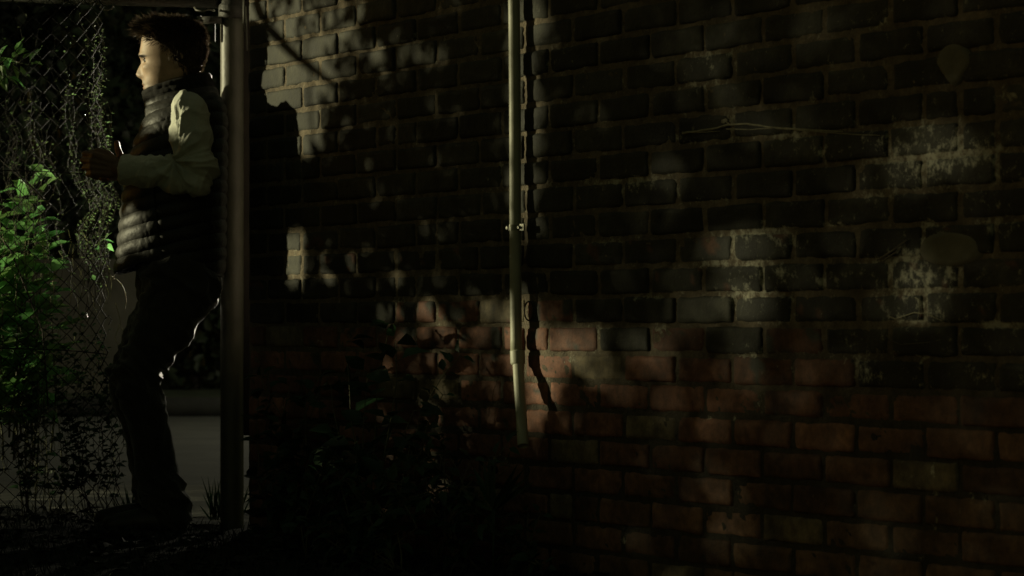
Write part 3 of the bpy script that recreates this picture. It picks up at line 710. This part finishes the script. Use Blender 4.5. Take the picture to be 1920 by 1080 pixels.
# ---- hair: cap of skin-close volume and many strands
m_hair = M('hair', (.055,.038,.024), .72, .3, 40, spec=.3, island=.6, trans=.15)
def hairline(y_, al):  # first column (px) covered by hair at this row
    return np.interp(y_, [38,70,78,88,97,106,116,130,146,156], [258,277,286,298,310,316,320,343,346,350])
cap = MB(); V = []; idx = {}
for j in range(60):
    y = 40.5 + (152-40.5)*j/59
    f_, b_, w_ = np.interp(y, ky, kf), np.interp(y, ky, kb), np.interp(y, ky, kw)
    for i in range(72):
        th = 2*math.pi*i/72; c1, s1 = math.cos(th), math.sin(th); n1 = 2.5 if c1 > 0 else 2.1
        cx = f_ + (b_-f_)*.56; ex = math.copysign(abs(c1)**(2/n1), c1); ey = math.copysign(abs(s1)**(2/n1), s1)
        X = cx - (cx-f_)*ex if c1 > 0 else cx - (b_-cx)*ex
        inside = X > hairline(y, abs(w_*ey))
        o_ = -.006 + (.0115 if y < 80 else .0095)*max(0, min(1, (X - hairline(y, 0))/14))
        o_ += .002*mn.noise(Vector((th*3, y*.15, 2)))
        p = P(X, y, YH); p[1] = YH + w_*ey; ctr = P(cx, max(y, 80), YH); dn = unit(p-ctr); V.append(turn(p + dn*o_))
nn = len(V); V.append(turn(P(322, 35.5, YH)))
Fc = [(j*72+i, (j+1)*72+i, (j+1)*72+(i+1) % 72, j*72+(i+1) % 72) for j in range(59) for i in range(72)] + [(nn, i, (i+1) % 72) for i in range(72)]
cap.add(V, Fc)
st_ = MB(); made = 0
while made < 11000:
    y = rng.uniform(41, 151) if rng.random() < .6 else rng.uniform(41, 72); th = rng.uniform(-math.pi, math.pi)
    f_, b_, w_ = np.interp(y, ky, kf), np.interp(y, ky, kb), np.interp(y, ky, kw)
    c1, s1 = math.cos(th), math.sin(th); n1 = 2.5 if c1 > 0 else 2.1
    cx = f_ + (b_-f_)*.56; ex = math.copysign(abs(c1)**(2/n1), c1); ey = math.copysign(abs(s1)**(2/n1), s1)
    X = cx - (cx-f_)*ex if c1 > 0 else cx - (b_-cx)*ex
    if X < hairline(y, 0) - 1: continue
    p = P(X, y, YH); p[1] = YH + w_*ey; ctr = P(cx, max(y, 85), YH); dn = unit(p-ctr)
    front = max(0, min(1, (315-X)/45)) * (1 if y < 92 else 0); topw = max(0, min(1, (100-y)/45))
    L = .006 + .012*topw + .034*front*rng.random() + .006*rng.random()
    dirn = dn*(.35+.35*topw) + np.array([-.70*front, 0, .42*front - .75*(1-topw)]) + rv(.20)
    if front < .2 and topw > .3: dirn = dirn + np.array([-.45, 0, 0])
    cl3 = mn.noise_vector(Vector(p*55)); dirn = unit(dirn + np.array(cl3)*(.35+.5*front if topw > .3 else .2)); L *= 1 + .8*topw*max(0, mn.noise(Vector(p*48))); cur = unit(rv())*.22 + np.array([0, 0, -.35])
    q0 = p + dn*.003; q1 = q0 + dirn*L*.5; q2 = q1 + unit(dirn + cur*.7)*L*.35; q3 = q2 + unit(dirn + cur*1.5)*L*.3
    if y > 88 and min(q0[0], q3[0]) < P(X, y, YH)[0] - .03 and X < 300: continue
    sd = unit(np.cross(dirn, rv()))*.00085; pts = [turn(a) for a in (q0, q1, q2, q3)]
    st_.add([pts[0]-sd, pts[0]+sd, pts[1]-sd, pts[1]+sd, pts[2]-sd*.8, pts[2]+sd*.8, pts[3]], [(0,1,3,2),(2,3,5,4),(4,5,6)]); made += 1
cap.add(st_.v, st_.f); cap.build('hair', m_hair, man)
# ---- vest
m_vest = M('vest_nylon', (.020,.019,.016), .58, .2, 20, .10, 120, spec=.42)
VR = [((275,173),(387,142),.080),((272.5,176),(391,142),.090),((273,182),(394,150),.094),((276,192),(398,162),.102),((279,204),(405,178),.125),((281,214),(412,189),.165),
 ((279,227),(418,203),.198),((271,245),(419,226),.212),((258,275),(419,264),.214),((246,320),(419,310),.208),((237,370),(418,366),.202),((230,440),(417,432),.200),((224,490),(417,488),.192),((221,512),(413,520),.188)]
cum = np.linspace(0, 1, len(VR)); seg = [0]
for a, b2 in zip(VR[:-1], VR[1:]): seg.append(seg[-1] + math.hypot(a[0][0]-b2[0][0], a[0][1]-b2[0][1]) + math.hypot(a[1][0]-b2[1][0], a[1][1]-b2[1][1]))
seg = np.array(seg)/seg[-1]
def ringat(h): return [np.interp(h, seg, [r_[0][0] for r_ in VR]), np.interp(h, seg, [r_[0][1] for r_ in VR]), np.interp(h, seg, [r_[1][0] for r_ in VR]), np.interp(h, seg, [r_[1][1] for r_ in VR]), np.interp(h, seg, [r_[2] for r_ in VR])]
NH, NA = 330, 260; V = []
for j in range(NH):
    h = j/(NH-1); fx, fy, bx, by, w_ = ringat(h)
    for i in range(NA):
        th = 2*math.pi*i/NA; c1, s1 = math.cos(th), math.sin(th); nn_ = 2.4
        ex = math.copysign(abs(c1)**(2/nn_), c1); ey = math.copysign(abs(s1)**(2/nn_), s1)
        X = (fx+bx)/2 - (bx-fx)/2*ex; y = (fy+by)/2 - (by-fy)/2*ex
        # hem: near side sweeps up away from the front edge
        if h > .8: y -= (h-.8)/.2 * 22*max(0, 1-abs(ex*1.0-.35)*1.6)
        p = P(X, y, 8.5); p[1] = 8.5 + w_*ey
        nrm = unit(np.array([-c1, s1*.9, .0]))
        if y > 205:
            ph = (y + .27*(X-235) - 387)/25.0 + .10*mn.noise(Vector((X*.03, y*.03, s1)))
            fr = abs(math.sin(math.pi*ph))
            d = .0105*(fr**.55 - .75)
            wr_ = mn.noise(Vector((X*.30 + 40*s1, y*.055 + ph*.8, 3))); d += .0034*wr_*(1-.6*fr) + .0008*mn.noise(Vector((X*.7, y*.25, s1*9)))
            ap = abs(X-(306+.10*(y-370)))/3.0
            if s1 < 0 and y > 290 and ap < 3: d -= .006*math.exp(-ap*ap)
        else:
            d = .0012*math.sin(h*160) + .003*mn.noise(Vector((X*.12, y*.12, s1*3)))
        V.append(p + nrm*d)
quad = lambda a, z: [((j-a)*NA+i, (j-a+1)*NA+i, (j-a+1)*NA+(i+1) % NA, (j-a)*NA+(i+1) % NA) for j in range(a, z) for i in range(NA)]
JC = int(NH*float(np.interp(3.4, range(len(seg)), seg)))
vo = mesh('vest', V[JC*NA:], quad(JC, NH-1), m_vest, man)
cl_ = mesh('collar', V[:(JC+1)*NA], quad(0, JC), M('collar_cloth', (.012,.011,.009), .85, .2, 20, .1, 120, spec=.2), vo)
so = cl_.modifiers.new('s', 'SOLIDIFY'); so.thickness = .009; so.offset = -1
so = vo.modifiers.new('s', 'SOLIDIFY'); so.thickness = .009; so.offset = -1
m = MB(); zp = [P(x-1.2, y, 8.5) for x, y in ((272,177),(273,183),(276,192),(279,204),(281,214),(279,227),(271,245),(258,275),(246,320),(237,370),(230,440),(224,490),(221,511))]
m.tube(zp, .0022, 6); m.build('zip', M('zip', (.10,.10,.08), .4, .2, metal=.4), vo)
# ---- shirt sleeves
m_shirt = M('shirt_cotton', (.50,.51,.43), .85, .06, 16, .25, 140, spec=.25, sheen=.15)
def sleeve(S, E, Wr, s):
    m = MB()
    up = S + np.array([.0, -s*.012, .002])
    chain(m, [(up, .058), (S*.72+E*.28 + np.array([-.008, -s*.006, 0]), .067), (S*.35+E*.65 + np.array([-.006, 0, 0]), .065), (E + np.array([-.006,0,-.006]), .060)], 24)
    Cf = Wr + unit(E-Wr)*.004
    chain(m, [(E + np.array([-.012,0,-.004]), .060), (E*.6+Wr*.4 + np.array([0,0,.004]), .056), (Cf + unit(E-Cf)*.035, .049)], 24)
    d_ = unit(Cf - E); a = Cf + (E-Cf)*.25
    m.tube([a, Cf-d_*.004, Cf+d_*.001], [.048, .0475, .0465], 32)
    me, c_, n_ = fuse(m, .0042, 6, .5)
    out = np.empty_like(c_); ax = unit(E-S); ax2 = unit(Wr-E)
    for i, p in enumerate(c_):
        tE = np.dot(p-S, ax)/np.linalg.norm(E-S); fw = np.dot(p-E, ax2)/np.linalg.norm(Wr-E)
        el = math.exp(-((tE-.86)/.32)**2) if fw < .25 else math.exp(-((fw-.12)/.30)**2)
        # folds radiate from the crook of the elbow
        cr = E + np.array([-.075, 0, .045]); q = p - cr; ang = math.atan2(q[2], q[0]+1e-6); rr = np.linalg.norm(q)
        fold = math.sin(ang*7 + 3.5*mn.noise(Vector((p[0]*9, p[1]*9+s, p[2]*9))) + rr*16)
        d = .0125*el*(abs(fold)**.7*np.sign(fold)) * (1-math.exp(-(rr/.03)**2))
        d += .0105*mn.noise(Vector((p[0]*14+3*s, p[1]*10, p[2]*8))) + .0042*mn.noise(Vector((p[0]*34, p[1]*20, p[2]*26)))
        a3 = np.array([ang*2.6, rr*9, p[1]*12+s*5]); cz = 1-abs(mn.noise(Vector(a3*1.6))); c4 = 1-abs(mn.noise(Vector((p[0]*22+9, p[1]*12, p[2]*14 - p[0]*10))))
        d += .0085*(cz**5-.45)*(.35+el) + .0060*(c4**5-.45)
        if fw > .75: d *= .6
        out[i] = p + n_[i]*d
    setco(me, out); me.materials.clear(); return me
sl = ob('shirt_sleeve', sleeve(SN, EN, WNr, 1), m_shirt, man)
sl2 = ob('shirt_sleeve', sleeve(SF, EF, WF, -1), m_shirt, man)
# ---- trousers
m_tr = M('trouser_cloth', (.030,.028,.021), .8, .25, 14, .3, 160, spec=.3, sheen=.3)
m = MB()
chain(m, [(P(330,478,8.5), .135), (P(334,520,8.5), .142)], 24)
for s, h_, k_, a_ in ((-1,HIPN,KN,AN),(1,HIPF,KF,AF)):
    chain(m, [(P(330,490,8.5+s*.055), .125), (h_+np.array([-.03,0,0]), .118), (h_+np.array([.002,0,-.035]), .108), (h_*.45+k_*.55, .092), (k_, .072), (k_+np.array([.008,0,-.05]), .074)], 24)
    chain(m, [(k_+np.array([.004,0,-.03]), .074), (k_*.6+a_*.4, .068), (k_*.2+a_*.8, .066), (a_+np.array([.016,0,-.03]), .068), (a_+np.array([.034,0,-.075]), .058)], 24)
me, c_, n_ = fuse(m, .0055, 6, .5); out = np.empty_like(c_)
for i, p in enumerate(c_):
    zz = p[2]; kn = math.exp(-((zz-KN[2])/.12)**2); an_ = math.exp(-((zz-.10)/.10)**2); hp2 = math.exp(-((zz-HIPN[2]+.05)/.10)**2)
    d = .014*mn.noise(Vector((p[0]*8, p[1]*8, p[2]*5)))
    fo = 2.2*((1-abs(mn.noise(Vector((p[0]*11, p[1]*9, zz*20 + p[0]*16)))))**3 - .5) + .7*math.sin(zz*70 + p[0]*40 + 9*mn.noise(Vector((p[0]*7, p[1]*7, zz*7))))
    d += (.0085*kn + .008*an_ + .006*hp2)*fo + .005*mn.noise(Vector((p[0]*30, p[1]*30, p[2]*24)))
    out[i] = p + n_[i]*d
setco(me, out); me.materials.clear(); ob('trousers', me, m_tr, man)
# shoes
m_shoe = M('shoe_leather', (.02,.018,.014), .5, .3, 20)
for a_ in (AN, AF):
    m = MB(); hx = a_[0]+.022; yy = a_[1]
    chain(m, [((hx, yy, .05), .043), ((hx-.10, yy, .045), .044), ((hx-.19, yy, .035), .034)], 18); capsule(m, (hx, yy, .06), .043, (hx-.02, yy, .11), .042, 16)
    me, c_, n_ = fuse(m, .006, 4, .5); c_[:, 2] = np.maximum(c_[:, 2], .016); setco(me, c_); me.materials.clear(); shoe = ob('shoe', me, m_shoe, man)
    m = MB(); V = []
    for zz in (.0, .018):
        for k_ in range(28):
            a = 2*math.pi*k_/28; xx = math.cos(a); V.append((hx-.088 + .135*xx, yy + .043*math.sin(a)*(1 + .1*xx*-1), zz))
    m.add(V, [(k_, (k_+1) % 28, 28+(k_+1) % 28, 28+k_) for k_ in range(28)] + [tuple(range(28))[::-1], tuple(range(28, 56))]); m.build('sole', m_dark, shoe, False)

# ------------------------------------------------------------------ ADDED SHRUBS LEFT OF THE FRAME (leaves culled to shape the yard lamp light)
LKn = np.array(LK)
def wall_hit(p):
    d = p - LKn; n3 = np.array([WN[0], WN[1], 0]); w3 = np.array([W0[0], W0[1], 0])
    s = np.dot(w3 - LKn, n3)/np.dot(d, n3); return LKn + d*s
def man_hit(p):
    d = p - LKn; s = (-1.12 - LKn[0])/d[0]; return LKn + d*s
LIT = [(560,110,70,110,.8),(540,85,50,70,1.0),(590,20,50,30,.7),(560,180,60,45,1.0),(530,225,40,40,1.0),(575,262,30,45,.8),(607,515,14,40,1.0),(578,390,8,50,.5),(650,75,30,22,.9),(700,110,25,20,.6),(660,20,40,20,.6),
 (780,100,70,16,.6),(850,220,14,22,.5),(800,130,16,24,.5),(690,350,12,20,.6),(655,250,12,20,.45),(1010,60,20,20,.5),(1045,55,18,18,.5),(1100,25,22,18,.5),(1170,40,20,20,.5),(1110,225,26,30,.7),(1060,180,20,18,.4),(1150,345,50,16,.7),(1245,345,30,22,.7),(1000,350,14,50,.6),
 (1330,30,60,30,.5),(1330,130,50,35,.5),(1420,235,80,18,.8),(1330,250,40,14,.5),(1400,460,50,24,.75),(1290,530,24,30,.55),(1420,560,26,60,.75),(1370,560,20,40,.5),(1320,600,30,24,.45),
 (1720,520,60,44,1.0),(1700,590,60,14,1.0),(1800,280,70,30,.8),(1720,300,40,30,.7),(1650,320,30,30,.4),(1835,470,18,30,.8),(1720,400,40,30,.5),(1810,380,30,20,.5),
 (1180,745,26,16,.9),(1255,745,36,20,.8),(1400,690,50,18,.9),(1500,695,16,16,.8),(1380,760,14,24,.7),(1620,760,16,22,.6),(1870,775,40,24,.8),(1790,775,20,24,.6),(1840,700,12,20,.8),(1770,885,24,30,.9),(1570,895,16,24,.8),
 (1780,950,50,24,.6),(1340,885,34,18,.6),(1560,820,20,18,.5),(1660,850,10,20,.4),(1350,920,30,14,.5),(1380,1030,34,20,.8),(1340,985,20,14,.6),(1600,1005,40,14,.4),
 (790,578,30,16,.8),(740,585,16,14,.6),(1000,700,260,150,.36),(1090,640,120,60,.3),(1230,640,40,30,.3),(640,640,16,16,.6),(525,755,16,12,.6),(610,640,14,10,.5),(930,580,90,26,.45),
 (980,60,32,90,1.2),(980,230,32,90,1.2),(980,380,30,60,1.2),(985,560,20,110,.4),(1010,740,30,90,.35),(1250,120,260,130,.10),(1500,420,380,220,.10),(640,120,110,110,.16),(680,740,90,120,.12),(980,700,330,120,.10)]
# lower left: dim areas; right rim falls dark
def lit(px, py):
    return min(1, max(0, gsp(px, py, LIT) + .035))
def shade_shrub_at(label, x0, x1, y0, y1, z0, z1, n, L, fn, stems):
    root = empty('leafy_shrub', (0,0,0), label, 'shrub', 'added shade shrubs left of the frame'); m = MB(); i = 0; tries = 0
    while i < n and tries < n*12:
        tries += 1
        p = np.array([rng.uniform(x0, x1), rng.uniform(y0, y1), rng.uniform(z0, z1)])
        # stay outside the photographed view
        if HX + F*p[0]/p[1] > -90: continue
        if not fn(p): continue
        m.leaf(p, rv(), unit(np.array([-1., .2, .1]) + rv(.35)), L*rng.uniform(.7, 1.2), L*.6); i += 1
    m.build('foliage', m_leaf_d, root); t = MB()
    for (sx, sy, h_) in stems: t.tube([(stems[0][0], stems[0][1], 0), (sx+.06, sy-.03, h_*.5), (sx-.03, sy+.05, h_)], [.016, .011, .004], 7)
    t.build('stems', m_stem_d, root); return i
def keep_wall(p):
    h = wall_hit(p); px, py = pixof(h); q = man_hit(p)
    if (q[1] > 8.13 and q[2] > 1.15) or (q[1] > 8.19 and q[2] > .84): return False            # head, shoulders and arm stay in the lamp light
    if px < 455 and q[1] > 8.16: return False
    if not (-100 < px < 2050 and -120 < py < 1250) and rng.random() < .85: return False
    return rng.random() > lit(px, py)*1.45
def keep_low(p):
    q = man_hit(p)
    if q[2] < .22 and 6.6 < q[1] < 8.85: return True
    if 7.95 < q[1] < 8.43 and 1.06 < q[2] < 1.25: return True      # leaves added to keep the hands and forearm in shade
    if 8.28 < q[1] < 8.43 and 1.25 <= q[2] < 1.29: return True
    if 8.43 < q[1] < 8.68 and 1.20 < q[2] < 1.40: return rng.random() < .5
    return 7.9 < q[1] < 8.82 and q[2] < .84 - .05*mn.noise(Vector((q[1]*20, 0, q[2]*9)))
def keep_fence(p):
    q = man_hit(p); 
    if q[1] < 8.82: return False
    h_ = .75 + .2*mn.noise(Vector((q[1]*5, 1, 2)))
    return q[2] < h_ or q[2] > 1.28 and rng.random() < .55
print('GOBO', shade_shrub_at('added unseen tall shrub, leaves thinned to dapple the wall, nearest the camera', -4.3, -3.1, 5.4, 7.9, .05, 2.7, 12500, .055, keep_wall, [(-3.5, 6.2, 2.2), (-3.6, 6.9, 2.3), (-3.4, 7.3, 2.1)]),
 shade_shrub_at('added unseen tall shrub, leaves thinned to dapple the wall, beside the torn fence', -2.9, -1.95, 7.3, 8.9, .05, 2.4, 10500, .055, keep_wall, [(-2.5, 8.3, 2.0), (-2.4, 7.9, 2.2)]),
 shade_shrub_at('added unseen low shrub that keeps legs, hands and ground in shade', -3.2, -2.3, 6.0, 9.6, .0, 1.6, 15000, .065, keep_low, [(-2.8, 8.9, .8), (-2.7, 9.1, .8)]),
 shade_shrub_at('added unseen shrub beyond the left frame edge, shaped to dim the fence plants', -3.4, -2.2, 8.9, 10.9, .0, 2.4, 6500, .06, keep_fence, [(-2.8, 10.0, 2.0), (-2.7, 9.8, 1.6)]))
# branch whose shadow crosses the wall top left
def toward(px, py, x):      # point on the lamp ray to a wall pixel, at the given X
    h = wpix(px, py); d = h - LKn; s = (x - LKn[0])/d[0]; return LKn + d*s
br = empty('hanging_branch', (0,0,0), 'bare forked branch leaning out left of the fence opening', 'branch'); m = MB()
m.tube([toward(455,-60,-2.05), toward(500,50,-2.05), toward(560,110,-2.05), toward(615,152,-2.05), toward(650,170,-2.05)], [.022,.020,.017,.013,.006], 10)
m.tube([toward(500,50,-2.05), toward(470,95,-2.08), toward(440,140,-2.1)], [.012,.008,.004], 8)
m.build('stem', m_stem_d, br); m = MB()
for i in range(240):
    px, py = rng.uniform(490, 780), rng.uniform(-60, 75) 
    if rng.random() > .75 - (px-490)/900: continue
    m.leaf(toward(px, py, -2.1+rng.uniform(-.1, .1)), rv(), unit(np.array([-1., .2, 0])+rv(.4)), .05, .026)
for i in range(60):
    m.leaf(toward(rng.uniform(600, 700), rng.uniform(70, 260), -2.1+rng.uniform(-.1, .1)), np.array([.1,.3,-1])+rv(.4), unit(np.array([-1., .2, 0])+rv(.4)), .055, .02)
m.build('foliage', m_leaf_d, br)
